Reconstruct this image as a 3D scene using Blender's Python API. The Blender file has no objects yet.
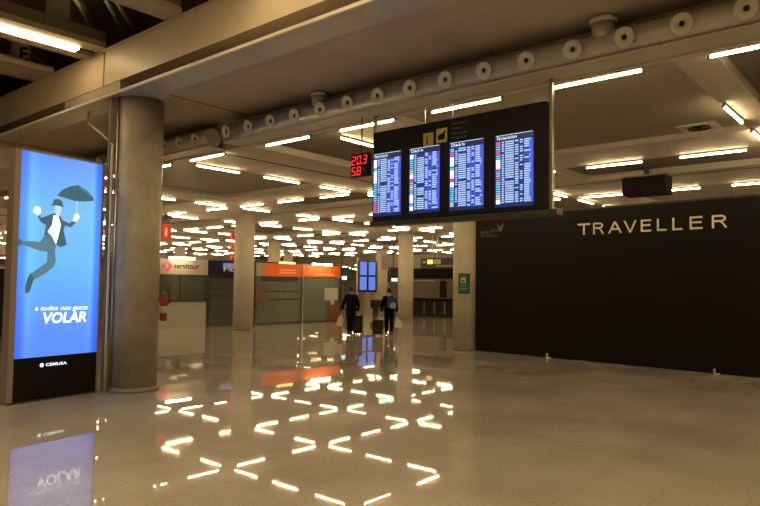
import bpy, math, random
from mathutils import Vector, Matrix
random.seed(7)
SC = bpy.context.scene
COL = SC.collection

# ------------------------------------------------------------------ camera
CF = Vector((0.76138677, 0.64633505, 0.05041032))
CR = Vector((0.64666811, -0.76268338, 0.01159389))
CU = Vector((-0.04594065, -0.02377131, 0.99866129))
cd = bpy.data.cameras.new('camera')
cam = bpy.data.objects.new('camera', cd)
COL.objects.link(cam)
m = Matrix((CR, CU, -CF)).transposed().to_4x4()
m.translation = Vector((0, 0, 1.75))
cam.matrix_world = m
cd.sensor_width = 36.0
cd.lens = 36.0 * 650.609 / 760.0
cd.clip_end = 300
SC.camera = cam
# ------------------------------------------------------------------ world, exposure
w = bpy.data.worlds.new('night'); SC.world = w; w.use_nodes = True
w.node_tree.nodes['Background'].inputs[0].default_value = (1.0, .72, .4, 1)
w.node_tree.nodes['Background'].inputs[1].default_value = 0.004
SC.view_settings.view_transform = 'Standard'
SC.view_settings.look = 'None'
SC.view_settings.gamma = 1
SC.view_settings.use_curve_mapping = False
SC.view_settings.exposure = 0.28
TUBE = 36.0          # radiance of the fluorescent tubes
LIGHT = (1.0, .72, .38)
SC.cycles.use_denoising = True
SC.cycles.max_bounces = 8
SC.cycles.sample_clamp_indirect = 6

# ------------------------------------------------------------------ materials
def mat(name, col, rough=.6, metal=0, emit=None, es=0, alpha=1, spec=.5, noise=None, bump=None, trans=0, coat=0):
    M = bpy.data.materials.new(name); M.use_nodes = True
    N = M.node_tree.nodes; L = M.node_tree.links; b = N['Principled BSDF']
    c = (col[0], col[1], col[2], 1)
    b.inputs['Base Color'].default_value = c
    b.inputs['Roughness'].default_value = rough
    b.inputs['Metallic'].default_value = metal
    b.inputs['Specular IOR Level'].default_value = spec
    b.inputs['Alpha'].default_value = alpha
    b.inputs['Transmission Weight'].default_value = trans
    b.inputs['Coat Weight'].default_value = coat
    if emit:
        b.inputs['Emission Color'].default_value = (*emit, 1)
        b.inputs['Emission Strength'].default_value = es
    if noise or bump:
        tc = N.new('ShaderNodeTexCoord')
    if noise:                       # (scale, amount[, second colour])
        n = N.new('ShaderNodeTexNoise'); n.inputs['Scale'].default_value = noise[0]
        n.inputs['Detail'].default_value = 6; n.inputs['Roughness'].default_value = .65
        L.new(tc.outputs['Object'], n.inputs['Vector'])
        r = N.new('ShaderNodeValToRGB')
        c2 = noise[2] if len(noise) > 2 else tuple(v * (1 - noise[1]) for v in col)
        r.color_ramp.elements[0].position = .32; r.color_ramp.elements[1].position = .68
        r.color_ramp.elements[0].color = (*c2, 1); r.color_ramp.elements[1].color = c
        L.new(n.outputs['Fac'], r.inputs['Fac']); L.new(r.outputs['Color'], b.inputs['Base Color'])
    if bump:                        # (scale, strength)
        n2 = N.new('ShaderNodeTexNoise'); n2.inputs['Scale'].default_value = bump[0]
        n2.inputs['Detail'].default_value = 4
        L.new(tc.outputs['Object'], n2.inputs['Vector'])
        bp = N.new('ShaderNodeBump'); bp.inputs['Strength'].default_value = bump[1]
        bp.inputs['Distance'].default_value = .02
        L.new(n2.outputs['Fac'], bp.inputs['Height']); L.new(bp.outputs['Normal'], b.inputs['Normal'])
    return M

def floor_mat():
    M = bpy.data.materials.new('polished_terrazzo'); M.use_nodes = True
    N = M.node_tree.nodes; L = M.node_tree.links; b = N['Principled BSDF']
    tc = N.new('ShaderNodeTexCoord')
    br = N.new('ShaderNodeTexBrick'); br.offset = 0; br.squash = 1
    br.inputs['Scale'].default_value = 1
    br.inputs['Brick Width'].default_value = .6; br.inputs['Row Height'].default_value = .6
    br.inputs['Mortar Size'].default_value = .005; br.inputs['Mortar Smooth'].default_value = .2
    br.inputs['Bias'].default_value = -.1
    br.inputs['Color1'].default_value = (.445, .415, .355, 1); br.inputs['Color2'].default_value = (.41, .385, .33, 1)
    br.inputs['Mortar'].default_value = (.36, .33, .28, 1)
    L.new(tc.outputs['Object'], br.inputs['Vector'])
    n = N.new('ShaderNodeTexNoise'); n.inputs['Scale'].default_value = 45; n.inputs['Detail'].default_value = 5
    L.new(tc.outputs['Object'], n.inputs['Vector'])
    n3 = N.new('ShaderNodeTexNoise'); n3.inputs['Scale'].default_value = .55; n3.inputs['Detail'].default_value = 5
    L.new(tc.outputs['Object'], n3.inputs['Vector'])
    r1 = N.new('ShaderNodeMapRange'); r1.inputs[1].default_value = .3; r1.inputs[2].default_value = .7
    r1.inputs[3].default_value = .82; r1.inputs[4].default_value = 1.1
    L.new(n.outputs['Fac'], r1.inputs[0])
    r2 = N.new('ShaderNodeMapRange'); r2.inputs[1].default_value = .35; r2.inputs[2].default_value = .65
    r2.inputs[3].default_value = .80; r2.inputs[4].default_value = 1.08
    L.new(n3.outputs['Fac'], r2.inputs[0])
    mu = N.new('ShaderNodeMath'); mu.operation = 'MULTIPLY'
    L.new(r1.outputs[0], mu.inputs[0]); L.new(r2.outputs[0], mu.inputs[1])
    vm = N.new('ShaderNodeVectorMath'); vm.operation = 'SCALE'
    L.new(br.outputs['Color'], vm.inputs[0]); L.new(mu.outputs[0], vm.inputs['Scale'])
    L.new(vm.outputs[0], b.inputs['Base Color'])
    r3 = N.new('ShaderNodeMapRange'); r3.inputs[1].default_value = .35; r3.inputs[2].default_value = .65
    r3.inputs[3].default_value = .04; r3.inputs[4].default_value = .012
    L.new(n3.outputs['Fac'], r3.inputs[0]); L.new(r3.outputs[0], b.inputs['Roughness'])
    b.inputs['Specular IOR Level'].default_value = .36
    # each tile lies very slightly out of true
    wn = N.new('ShaderNodeTexNoise'); wn.inputs['Scale'].default_value = 1.3; wn.inputs['Detail'].default_value = 1
    L.new(tc.outputs['Object'], wn.inputs['Vector'])
    bp = N.new('ShaderNodeBump'); bp.inputs['Strength'].default_value = .018; bp.inputs['Distance'].default_value = .01
    L.new(wn.outputs['Fac'], bp.inputs['Height']); L.new(bp.outputs['Normal'], b.inputs['Normal'])
    return M

def slat_mat():
    M = bpy.data.materials.new('slatted_ceiling_panel'); M.use_nodes = True
    N = M.node_tree.nodes; L = M.node_tree.links; b = N['Principled BSDF']
    tc = N.new('ShaderNodeTexCoord')
    wv = N.new('ShaderNodeTexWave'); wv.bands_direction = 'X'; wv.wave_profile = 'SIN'
    wv.inputs['Scale'].default_value = 2.6
    L.new(tc.outputs['Object'], wv.inputs['Vector'])
    r = N.new('ShaderNodeValToRGB')
    r.color_ramp.elements[0].position = .0; r.color_ramp.elements[0].color = (.20, .17, .13, 1)
    r.color_ramp.elements[1].position = .25; r.color_ramp.elements[1].color = (.33, .29, .23, 1)
    L.new(wv.outputs['Fac'], r.inputs['Fac']); L.new(r.outputs['Color'], b.inputs['Base Color'])
    b.inputs['Roughness'].default_value = .55
    return M

MT = dict(
    floor=floor_mat(), slat=slat_mat(),
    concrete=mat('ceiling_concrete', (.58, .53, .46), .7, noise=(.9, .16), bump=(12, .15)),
    rough=mat('rough_plaster', (.50, .43, .34), .75, noise=(.8, .3, (.38, .30, .22)), bump=(6, .3)),
    rim=mat('glossy_rim_panel', (.50, .47, .43), .22, noise=(2, .12)),
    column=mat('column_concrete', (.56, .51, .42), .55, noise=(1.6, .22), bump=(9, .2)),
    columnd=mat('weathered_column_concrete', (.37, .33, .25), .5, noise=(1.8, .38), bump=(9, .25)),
    girder=mat('painted_girder', (.50, .42, .30), .45, noise=(3, .1)),
    truss=mat('truss_paint', (.20, .175, .14), .6),
    black=mat('black_panel', (.0075, .006, .005), .5, spec=.15),
    dark=mat('dark_metal', (.03, .028, .026), .4),
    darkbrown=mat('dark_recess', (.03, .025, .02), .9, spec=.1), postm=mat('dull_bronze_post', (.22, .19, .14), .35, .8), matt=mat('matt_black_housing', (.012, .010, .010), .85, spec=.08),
    recess=mat('recess_dark_tone', (.17, .145, .115), .8),  # recessed panels, darker than the concrete around them
    steel=mat('brushed_steel', (.42, .40, .37), .28, 1),
    pipe=mat('painted_duct', (.55, .52, .47), .32, .2, noise=(4, .15)),
    nozzle=mat('nozzle_plastic', (.66, .62, .52), .45),
    hole=mat('nozzle_hole', (.01, .01, .01), .8),
    rail=mat('pale_trim', (.55, .50, .42), .4),
    tube=mat('fluorescent_tube', (.9, .9, .9), .5, emit=LIGHT, es=TUBE), strip=mat('strip_diffuser', (.9, .9, .9), .5, emit=LIGHT, es=20),
    batten=mat('grey_batten', (.22, .20, .17), .6),
    letter=mat('cream_lettering', (.82, .76, .56), .6),
    greyl=mat('grey_lettering', (.16, .155, .14), .6),
    white=mat('white_paint', (.75, .72, .66), .5),
    greyw=mat('grey_counter', (.40, .38, .33), .5),
    glassd=mat('dim_shop_glass', (.10, .11, .09), .12, alpha=.75),
    glassg=mat('frosted_green_glass', (.20, .23, .18), .25, alpha=.62),
    glassc=mat('clear_glass', (.5, .5, .45), .06, alpha=.10, spec=.5),
    signw=mat('white_sign_board', (.40, .38, .32), .5),
    orange=mat('orange_sign_board', (.80, .13, .02), .4, emit=(.9, .13, .015), es=.10),
    orangel=mat('orange_lettering', (.9, .35, .15), .5, emit=(1, .35, .12), es=.25),
    navy=mat('navy_sign_board', (.008, .010, .045), .5, spec=.2),
    pink=mat('magenta_logo', (.50, .05, .16), .5),
    lamp=mat('sign_lamp', (1, 1, 1), .5, emit=(1, .74, .42), es=32),
    lampo=mat('sign_lamp_dim', (1, 1, 1), .5, emit=(1, .42, .10), es=4),
    red=mat('red_plastic', (.55, .04, .02), .4, emit=(.8, .05, .02), es=.12),
    redp=mat('red_paint', (.20, .012, .008), .4),
    redl=mat('pale_red_symbol', (.8, .30, .16), .5, emit=(1, .3, .12), es=.35),
    led=mat('red_led', (.1, 0, 0), .5, emit=(1, .025, .02), es=1.3),
    lcd_frame=mat('display_housing', (.009, .008, .009), .5, spec=.2),
    lcd_bg=mat('lcd_navy', (.01, .01, .05), .3, emit=(.012, .03, .17), es=1.0),
    lcd_top=mat('lcd_dark', (.01, .01, .03), .3, emit=(.01, .02, .08), es=1.0),
    lcd_a=mat('lcd_pale_blue', (.2, .3, .5), .3, emit=(.36, .52, .80), es=1.05),
    lcd_b=mat('lcd_mid_blue', (.1, .15, .4), .3, emit=(.035, .06, .50), es=1.0),
    lcd_w=mat('lcd_white', (.6, .7, .8), .3, emit=(.65, .82, 1), es=1.2),
    lcd_r=mat('lcd_red', (.6, .1, .1), .3, emit=(.85, .12, .16), es=1.0),
    lcd_c=mat('lcd_cyan', (.1, .5, .7), .3, emit=(.12, .55, .85), es=1.0),
    lcd_y=mat('lcd_yellow', (.6, .5, .1), .3, emit=(.8, .6, .15), es=1.0),
    lcd_f=mat('lcd_far_blue', (.1, .15, .4), .3, emit=(.09, .17, .60), es=1.0),
    yellow=mat('yellow_pictogram', (.34, .29, .07), .5, emit=(.5, .42, .08), es=.06),
    green=mat('green_sign', (.006, .085, .045), .45),
    greenl=mat('green_sign_text', (.15, .32, .22), .5),
    coat=mat('black_cloth', (.008, .007, .008), .95, spec=.1),
    trouser=mat('dark_trousers', (.007, .007, .009), .95, spec=.1),
    skin=mat('skin', (.45, .26, .17), .6),
    hair=mat('dark_hair', (.02, .013, .01), .6),
    bag=mat('beige_cloth', (.62, .50, .36), .8),
    bagw=mat('pale_plastic_bag', (.66, .62, .50), .5),
    packb=mat('blue_backpack_cloth', (.02, .05, .16), .7),
    packg=mat('grey_backpack_cloth', (.30, .36, .36), .7),
    case1=mat('maroon_suitcase', (.022, .008, .008), .6),
    case2=mat('brown_black_suitcase', (.018, .010, .008), .7),
    rubber=mat('black_rubber', (.01, .01, .01), .7),
    brownp=mat('brown_panel', (.17, .075, .04), .6),
    paper=mat('paper_notice', (.50, .50, .42), .7),
    brownish=mat('dim_brown_wall', (.17, .13, .08), .8), beige=mat('beige_wall', (.42, .37, .28), .7, noise=(1.5, .1)),
    ink=mat('poster_dark_print', (.03, .08, .10), .5, emit=(.028, .085, .115), es=1.0),
    ink2=mat('poster_grey_print', (.05, .11, .14), .5, emit=(.06, .15, .20), es=1.0),
    inkw=mat('poster_white_print', (.7, .8, .9), .5, emit=(.62, .80, .98), es=1.2),
    inks=mat('poster_skin_print', (.4, .4, .45), .5, emit=(.33, .48, .62), es=1.0),
    totem=mat('totem_frame', (.26, .21, .17), .5, .2),
)

def poster_mat():
    # printed film: a lighter blue in the middle of the sheet, deeper blue to its sides and foot
    M = bpy.data.materials.new('blue_backlit_poster'); M.use_nodes = True
    N = M.node_tree.nodes; L = M.node_tree.links; b = N['Principled BSDF']
    tc = N.new('ShaderNodeTexCoord'); sp = N.new('ShaderNodeSeparateXYZ')
    L.new(tc.outputs['Generated'], sp.inputs[0])
    def ramp(src, pts):
        r = N.new('ShaderNodeValToRGB'); e = r.color_ramp.elements
        while len(e) < len(pts): e.new(.5)
        for k, (p, c) in enumerate(pts): e[k].position = p; e[k].color = (*c, 1)
        L.new(src, r.inputs['Fac']); return r
    vz = ramp(sp.outputs['Z'], [(0, (.09, .22, .78)), (.12, (.10, .25, .84)), (.45, (.13, .42, .93)), (.72, (.14, .44, .92)), (1, (.09, .26, .80))])
    hx = ramp(sp.outputs['X'], [(0, (.42, .50, .85)), (.07, (.6, .68, .97)), (.13, (1.15, 1.2, 1.05)), (.24, (.95, .97, 1)), (.84, (1, 1, 1)), (.89, (1.12, 1.15, 1.03)), (.94, (.5, .6, .95)), (1, (.35, .42, .8))])
    mx = N.new('ShaderNodeMix'); mx.data_type = 'RGBA'; mx.blend_type = 'MULTIPLY'; mx.inputs[0].default_value = 1
    L.new(vz.outputs[0], mx.inputs[6]); L.new(hx.outputs[0], mx.inputs[7])
    L.new(mx.outputs[2], b.inputs['Emission Color']); b.inputs['Emission Strength'].default_value = 1.0
    b.inputs['Base Color'].default_value = (.02, .04, .08, 1); b.inputs['Roughness'].default_value = .25
    return M
MT['poster'] = poster_mat()

# ------------------------------------------------------------------ mesh builder
ORG = {}
def V(*a): return Vector(a)
class MB:
    def __init__(s): s.v = []; s.f = []; s.m = []; s.sm = []
    def add(s, vs, fs, mi=0, smooth=False):
        o = len(s.v); s.v += [Vector(p) for p in vs]
        for f in fs: s.f.append([i + o for i in f]); s.m.append(mi); s.sm.append(smooth)
        return s
    def box(s, a, b, mi=0):
        x0, y0, z0 = a; x1, y1, z1 = b
        vs = [(x, y, z) for x in (x0, x1) for y in (y0, y1) for z in (z0, z1)]
        return s.add(vs, [(0, 1, 3, 2), (4, 6, 7, 5), (0, 4, 5, 1), (2, 3, 7, 6), (0, 2, 6, 4), (1, 5, 7, 3)], mi)
    def obox(s, o, r, u, n, a, b, mi=0):
        "box in the frame (origin, right, up, normal)"
        vs = [o + r * x + u * y + n * z for x in (a[0], b[0]) for y in (a[1], b[1]) for z in (a[2], b[2])]
        return s.add(vs, [(0, 1, 3, 2), (4, 6, 7, 5), (0, 4, 5, 1), (2, 3, 7, 6), (0, 2, 6, 4), (1, 5, 7, 3)], mi)
    def lathe(s, base, axis, prof, seg=24, mi=0, smooth=True, cap=True):
        "prof: list of (radius, distance along the axis)"
        axis = Vector(axis).normalized(); t = V(0, 0, 1) if abs(axis.z) < .9 else V(1, 0, 0)
        e1 = axis.cross(t).normalized(); e2 = axis.cross(e1)
        base = Vector(base); vs = []
        for r, h in prof:
            for k in range(seg):
                a = 2 * math.pi * k / seg
                vs.append(base + axis * h + (e1 * math.cos(a) + e2 * math.sin(a)) * r)
        fs = []
        for i in range(len(prof) - 1):
            for k in range(seg):
                k2 = (k + 1) % seg
                fs.append((i * seg + k, i * seg + k2, (i + 1) * seg + k2, (i + 1) * seg + k))
        s.add(vs, fs, mi, smooth)
        if cap:
            n = len(prof) - 1; o = len(s.v) - len(vs)
            s.f.append([o + k for k in range(seg)]); s.m.append(mi); s.sm.append(False)
            s.f.append([o + n * seg + k for k in range(seg)]); s.m.append(mi); s.sm.append(False)
        return s
    def cyl(s, a, b, r, seg=16, mi=0): 
        a = Vector(a); b = Vector(b)
        return s.lathe(a, b - a, [(r, 0), (r, (b - a).length)], seg, mi)
    def tube(s, pts, r, seg=8, mi=0):
        "swept pipe through points"
        pts = [Vector(p) for p in pts]; vs = []; prev = None
        for i, p in enumerate(pts):
            d = (pts[min(i + 1, len(pts) - 1)] - pts[max(i - 1, 0)]).normalized()
            t = V(0, 0, 1) if abs(d.z) < .95 else V(1, 0, 0)
            e1 = d.cross(t).normalized()
            if prev is not None and e1.dot(prev) < 0: e1 = -e1
            prev = e1; e2 = d.cross(e1)
            vs += [p + (e1 * math.cos(2 * math.pi * k / seg) + e2 * math.sin(2 * math.pi * k / seg)) * r for k in range(seg)]
        fs = [(i * seg + k, i * seg + (k + 1) % seg, (i + 1) * seg + (k + 1) % seg, (i + 1) * seg + k) for i in range(len(pts) - 1) for k in range(seg)]
        fs += [tuple(range(seg)), tuple(range(len(vs) - seg, len(vs)))]
        return s.add(vs, fs, mi, True)
    def prism(s, pts, o, r, u, n, w0, w1, mi=0):
        "outline (2D) extruded along n from w0 to w1"
        k = len(pts)
        vs = [o + r * x + u * y + n * w0 for x, y in pts] + [o + r * x + u * y + n * w1 for x, y in pts]
        fs = [tuple(range(k)), tuple(range(2 * k - 1, k - 1, -1))] + [(i, (i + 1) % k, k + (i + 1) % k, k + i) for i in range(k)]
        return s.add(vs, fs, mi)
    def build(s, name, mats, parent=None, bevel=0):
        me = bpy.data.meshes.new(name)
        org = ORG.get(parent.name, V(0, 0, 0)) if parent else V(0, 0, 0)
        me.from_pydata([tuple(p - org) for p in s.v], [], s.f)
        if not isinstance(mats, (list, tuple)): mats = [mats]
        for q in mats: me.materials.append(q)
        me.polygons.foreach_set('material_index', s.m)
        me.polygons.foreach_set('use_smooth', s.sm)
        import bmesh
        bm = bmesh.new(); bm.from_mesh(me); bmesh.ops.recalc_face_normals(bm, faces=bm.faces); bm.to_mesh(me); bm.free()
        me.update()
        o = bpy.data.objects.new(name, me); COL.objects.link(o)
        if parent: o.parent = parent; ORG[o.name] = org
        if bevel:
            b = o.modifiers.new('bevel', 'BEVEL'); b.width = bevel; b.segments = 2; b.limit_method = 'ANGLE'
        return o
def tag(o, label=None, cat=None, group=None, kind=None):
    if label: o['label'] = label
    if cat: o['category'] = cat
    if group: o['group'] = group
    if kind: o['kind'] = kind
    return o
def thing(name, loc, label, cat, group=None):
    o = bpy.data.objects.new(name, None); COL.objects.link(o); o.location = loc
    o.empty_display_size = .2
    ORG[o.name] = Vector(loc)
    return tag(o, label, cat, group)
def struct(name, mb, m):
    return tag(mb.build(name, m), kind='structure')
def dup(root, loc, label=None):
    r = root.copy(); COL.objects.link(r); r.location = loc
    if label: r['label'] = label
    for ch in list(root.children):
        c = ch.copy(); COL.objects.link(c); c.parent = r
        for g in ch.children:
            d = g.copy(); COL.objects.link(d); d.parent = c
    return r
def text(s, size, o, r, u, n, m, name, parent=None, depth=.006, align='LEFT', spacing=1.0, width=None, shear=0, bold=0):
    "raised lettering; size is the cap height"
    cu = bpy.data.curves.new('t', 'FONT'); cu.body = s; cu.size = 1; cu.extrude = 0; cu.resolution_u = 3
    cu.align_x = align; cu.space_character = spacing; cu.shear = shear; cu.offset = bold
    to = bpy.data.objects.new('t', cu); COL.objects.link(to)
    dg = bpy.context.evaluated_depsgraph_get()
    me = bpy.data.meshes.new_from_object(to.evaluated_get(dg))
    bpy.data.objects.remove(to); bpy.data.curves.remove(cu)
    k = size / .70
    xs = [v.co.x for v in me.vertices]
    kx = k if not width else width / max(1e-6, max(xs) - min(xs))
    x0 = 0 if align != 'LEFT' else min(xs)
    mb = MB(); vs = [o + r * ((v.co.x - x0) * kx) + u * (v.co.y * k) for v in me.vertices]
    mb.add([v + n * depth for v in vs], [list(p.vertices) for p in me.polygons])
    bpy.data.meshes.remove(me)
    return mb.build(name, m, parent)

X, Y, Z = V(1, 0, 0), V(0, 1, 0), V(0, 0, 1)
FH = V(CF.x, CF.y, 0).normalized(); RH = V(CR.x, CR.y, 0).normalized()
P0 = 10.076; U0 = 5.617; V0 = 10.085

# ------------------------------------------------------------------ setting
struct('floor', MB().box((-12, -25, -.2), (62, 76, 0)), MT['floor'])
struct('wall_right', MB().box((-12, -25.3, 0), (62, -25, 9)), MT['beige'])
struct('wall_left', MB().box((-12, 76, 0), (62, 76.3, 9)), MT['beige'])
struct('wall_far', MB().box((62, -25, 0), (62.3, 76, 9)), MT['beige'])
struct('wall_near', MB().box((-12.3, -25, 0), (-12, 76, 9)), MT['beige'])
struct('wall_bulkhead', MB().box((43, -25, 3.65), (43.2, 50.2, 4.4)).box((-12, 50, 3.65), (43, 50.2, 4.4)), MT['truss'])
struct('ceiling_low', MB().box((43.2, -25, 3.70), (62, 76, 3.75)).box((-12, 50.2, 3.70), (43.2, 76, 3.75)), MT['concrete'])

# main ceiling: flat concrete bands, slatted recessed panels, dark seams along the column lines
ceil = MB(); slat = MB(); rec = MB(); seam = MB()
XL, XR, YB, YT = 7.45, 62, -25, 76
# breakpoints of one bay, measured from the column line
def lines(org, lo, hi, cuts):
    out = []
    k = -6
    while org + k * P0 < hi:
        for c, t in cuts:
            p = org + k * P0 + c
            if lo < p < hi: out.append((p, t))
        k += 1
    return out
cx = [(.12, 'a'), (.19, 'b'), (2.24, 's'), (6.45, 'c'), (7.85, 'd'), (9.95, 'e')]
def spans(org, lo, hi, SO_=.18):
    L_ = lines(org, lo, hi, [(SO_, 'seam'), (SO_ + .07, 'p'), (2.24, 'S'), (6.45, 'q'), (7.95, 'R'), (9.90, 'w')])
    if SO_ > .5: L_ = [(p, 'R3' if t == 'p' else t) for p, t in L_] + lines(org, lo, hi, [(1.80, 'p')])
    L_.sort(); res = []
    prev = (lo, 'p')
    for p in L_: res.append((prev[0], p[0], prev[1])); prev = p
    res.append((prev[0], hi, prev[1])); return res
ZC = 4.40
for x0, x1, tx in spans(U0, XL, XR):
    for y0, y1, ty in spans(V0, YB, YT, .80):
        if tx == 'seam' or ty == 'seam':
            z = ZC + .16; seam.add([(x0, y0, z), (x1, y0, z), (x1, y1, z), (x0, y1, z)], [(0, 1, 2, 3)])
            h = .16; tgt = seam
        elif tx == 'S' and ty == 'S':
            z = ZC + .10; h = .10; tgt = slat
            slat.add([(x0, y0, z), (x1, y0, z), (x1, y1, z), (x0, y1, z)], [(0, 1, 2, 3)])
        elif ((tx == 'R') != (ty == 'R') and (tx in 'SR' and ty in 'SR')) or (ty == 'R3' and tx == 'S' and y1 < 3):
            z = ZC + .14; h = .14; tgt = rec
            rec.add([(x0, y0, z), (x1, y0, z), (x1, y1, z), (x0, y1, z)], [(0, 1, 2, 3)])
        else:
            h = 0; ceil.add([(x0, y0, ZC), (x1, y0, ZC), (x1, y1, ZC), (x0, y1, ZC)], [(0, 1, 2, 3)])
        if h:
            c4 = [(x0, y0), (x1, y0), (x1, y1), (x0, y1)]
            for i in range(4):
                a, b = c4[i], c4[(i + 1) % 4]
                (seam if tgt is seam else ceil).add([(*a, ZC), (*b, ZC), (*b, ZC + h), (*a, ZC + h)], [(0, 1, 2, 3)])
struct('ceiling', ceil, MT['concrete'])
struct('ceiling_slatted_panels', slat, MT['slat'])
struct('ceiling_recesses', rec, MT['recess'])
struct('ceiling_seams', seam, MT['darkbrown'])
struct('ceiling_deck', MB().box((7.45, -25, 4.62), (62, 76, 4.8)), MT['truss'])
struct('ceiling_step', MB().box((7.40, -25, 4.28), (7.45, 76, 4.85)), MT['concrete'])
struct('trim_1', MB().box((7.36, -25, 4.27), (7.40, 76, 4.30)), MT['rail'])

# plaster ceiling between girder and duct
struct('ceiling_plaster', MB().box((5.60, -25, 4.80), (7.40, 15.3, 4.9)), MT['rough'])
struct('ceiling_rim', MB().box((5.13, -25, 4.79), (5.60, 15.3, 4.82)), MT['rim'])
struct('trim_2', MB().box((5.09, -25, 4.78), (5.13, 15.3, 4.825)), MT['rail'])
struct('trim_3', MB().box((5.13, 15.3, 4.2), (7.45, 15.36, 4.9)), MT['rough'])
for k, (yy, xa, xb) in enumerate([(9.35, 5.7, 7.3), (11.17, 6.7, 7.3)]):
    struct('trim_%d' % (4 + k), MB().box((xa, yy - .012, 4.797), (xb, yy + .012, 4.80)), MT['darkbrown'])
struct('ceiling_left', MB().box((-12, 15.36, 4.40), (7.40, 76, 4.5)), MT['concrete'])

# raised roof over the near hall
struct('ceiling_roof', MB().box((-12, -25, 8.2), (18, 76, 8.4)), MT['girder'])

# ------------------------------------------------------------------ columns
def column(x, y, m, r=.38, h=4.42, label='', base=True):
    t = thing('concrete_column', (x, y, 0), label, 'column', 'round concrete columns')
    MB().lathe((x, y, .0), Z, [(r, 0), (r, h)], 40).build('shaft', m, t)
    if base: MB().lathe((x, y, 0), Z, [(r + .035, 0), (r + .035, .03), (r + .02, .06), (r + .002, .075)], 40).build('base_ring', MT['truss'], t)
    return t
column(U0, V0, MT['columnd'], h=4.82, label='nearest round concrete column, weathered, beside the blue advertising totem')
column(U0 + P0, V0, MT['column'], label='round concrete column with a green sign at the end of the black wall')
column(U0 + P0, V0 + P0, MT['column'], label='round concrete column in front of the shops, with red sign boxes on its left')
column(U0 + 2 * P0, V0 + P0, MT['column'], label='round concrete column just right of the two walking travellers')
column(U0 + 2 * P0, V0 + 2 * P0, MT['column'], label='round concrete column rising behind the left orange shop sign')
column(U0 + 3 * P0, V0 + 2 * P0, MT['column'], label='slim looking far column right of the stacked blue screens')
for i, j in ((2, 0), (3, 0), (1, 2), (2, 3), (3, 1), (3, 3), (1, 3), (4, 1), (4, 2), (4, 3), (2, 4), (3, 4)):
    column(U0 + i * P0, V0 + j * P0, MT['column'], label='far concrete column deep in the hall, mostly hidden', base=False)

# ------------------------------------------------------------------ girder and roof framework
t = thing('roof_girder', (5.62, 0, 5.21), 'long tan painted steel girder running over the nearest column', 'girder')
g = MB()
for ya, yb in ((-25, 11.05), (11.09, 34)):
    g.box((5.45, ya, 5.21), (5.79, yb, 5.87))
gi = g.build('girder_beam', MT['girder'], t)
MB().box((5.47, 11.05, 5.23), (5.77, 11.09, 5.86)).build('joint', MT['darkbrown'], t)
MB().box((5.44, -25, 5.83), (5.80, 34, 5.875)).build('top_flange', MT['girder'], t)
o = MB().box((5.46, 10.5, 4.9), (5.78, 12.6, 5.21)).build('bearing_block', MT['columnd']); tag(o, 'rough concrete bearing block under the tan girder above the nearest column', 'block')
def cross_beam(y0, y1, z, label, web=.30):
    t = thing('cross_beam', (0, (y0 + y1) / 2, z), label, 'beam', 'cross beams of the raised roof')
    MB().box((-12, y0, z), (5.44, y1, z + .10)).build('flange', MT['girder'], t)
    MB().box((-12, y0 + .04, z + .10), (5.44, y1 - .04, z + web)).build('web', MT['truss'], t)
    return t
cross_beam(11.0, 11.9, 5.87, 'cross beam of the raised roof carrying the bright strip light')
cross_beam(13.1, 14.0, 5.87, 'cross beam of the raised roof nearest the left photo edge', .14)
cross_beam(8.65, 9.08, 5.87, 'narrower cross beam of the raised roof right of the strip light')
for yy in (6.4, 4.2, 2.0, -.2, -2.4, 16.2, 18.4): cross_beam(yy - .3, yy + .3, 5.87, 'cross beam of the raised roof further along the girder')
def strip_light(y, label, x0=1.0, x1=5.12):
    t = thing('strip_light', ((x0 + x1) / 2, y, 5.86), label, 'light', 'strip lights under the roof beams')
    MB().box((x0, y - .10, 5.835), (x1, y + .10, 5.865)).build('diffuser', MT['strip'], t)
    MB().box((x1, y - .10, 5.835), (x1 + .28, y + .10, 5.865)).build('end_plate', MT['dark'], t)
strip_light(11.42, 'bright strip light under the roof beam at the top left')
for yy in (6.4, 4.2, -.2, -2.4):  # added strips out of view, there to brighten near floor, column and girder
    for xa in (1.0, -4.0, -9.0): strip_light(yy, 'added strip light out of view nearer the camera, brightening the near hall', xa, xa + 4.12)
# diagonal truss members above the beams
for i, (a, b, zz, rr) in enumerate([((3.5, 9.2), (6.1, 12.5), 6.55, .09), ((3.9, 9.0), (6.6, 12.3), 6.55, .05), ((4.3, 9.3), (7.0, 12.4), 6.55, .05),
                    ((3.2, 12.0), (6.4, 15.2), 6.55, .08), ((1.5, 11.0), (5.2, 15.4), 6.55, .08), ((4.6, 7.2), (7.2, 10.1), 6.55, .09), ((1.0, 8.6), (4.2, 12.2), 6.9, .07)]):
    t = MB().tube([(a[0], a[1], zz), (b[0], b[1], zz)], rr, 4).build('diagonal_brace', MT['white'])
    tag(t, 'slanting steel brace above the roof cross beams', 'brace', 'slanting roof braces')
def panel_from(x, y, z0, z1, wd, label, letter=None):
    t = thing('roof_sign', (x, y, z0), label, 'sign board')
    c = V(x, y, 0)
    MB().obox(c, RH, Z, -FH, (-wd / 2, z0, -.02), (wd / 2, z1, .02)).build('board', MT['paper'], t)
    if letter: text(letter, .26, c + RH * .0 + Z * (z0 + .03), RH, Z, -FH, MT['matt'], 'letter', t, .025, bold=.03)
panel_from(4.78, 11.42, 6.28, 6.95, .42, 'pale board hanging beyond the strip light among the roof beams')
panel_from(4.98, 13.55, 6.05, 6.50, .36, 'pale board marked with a dark letter below the strip light at the left edge', 'E')

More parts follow.
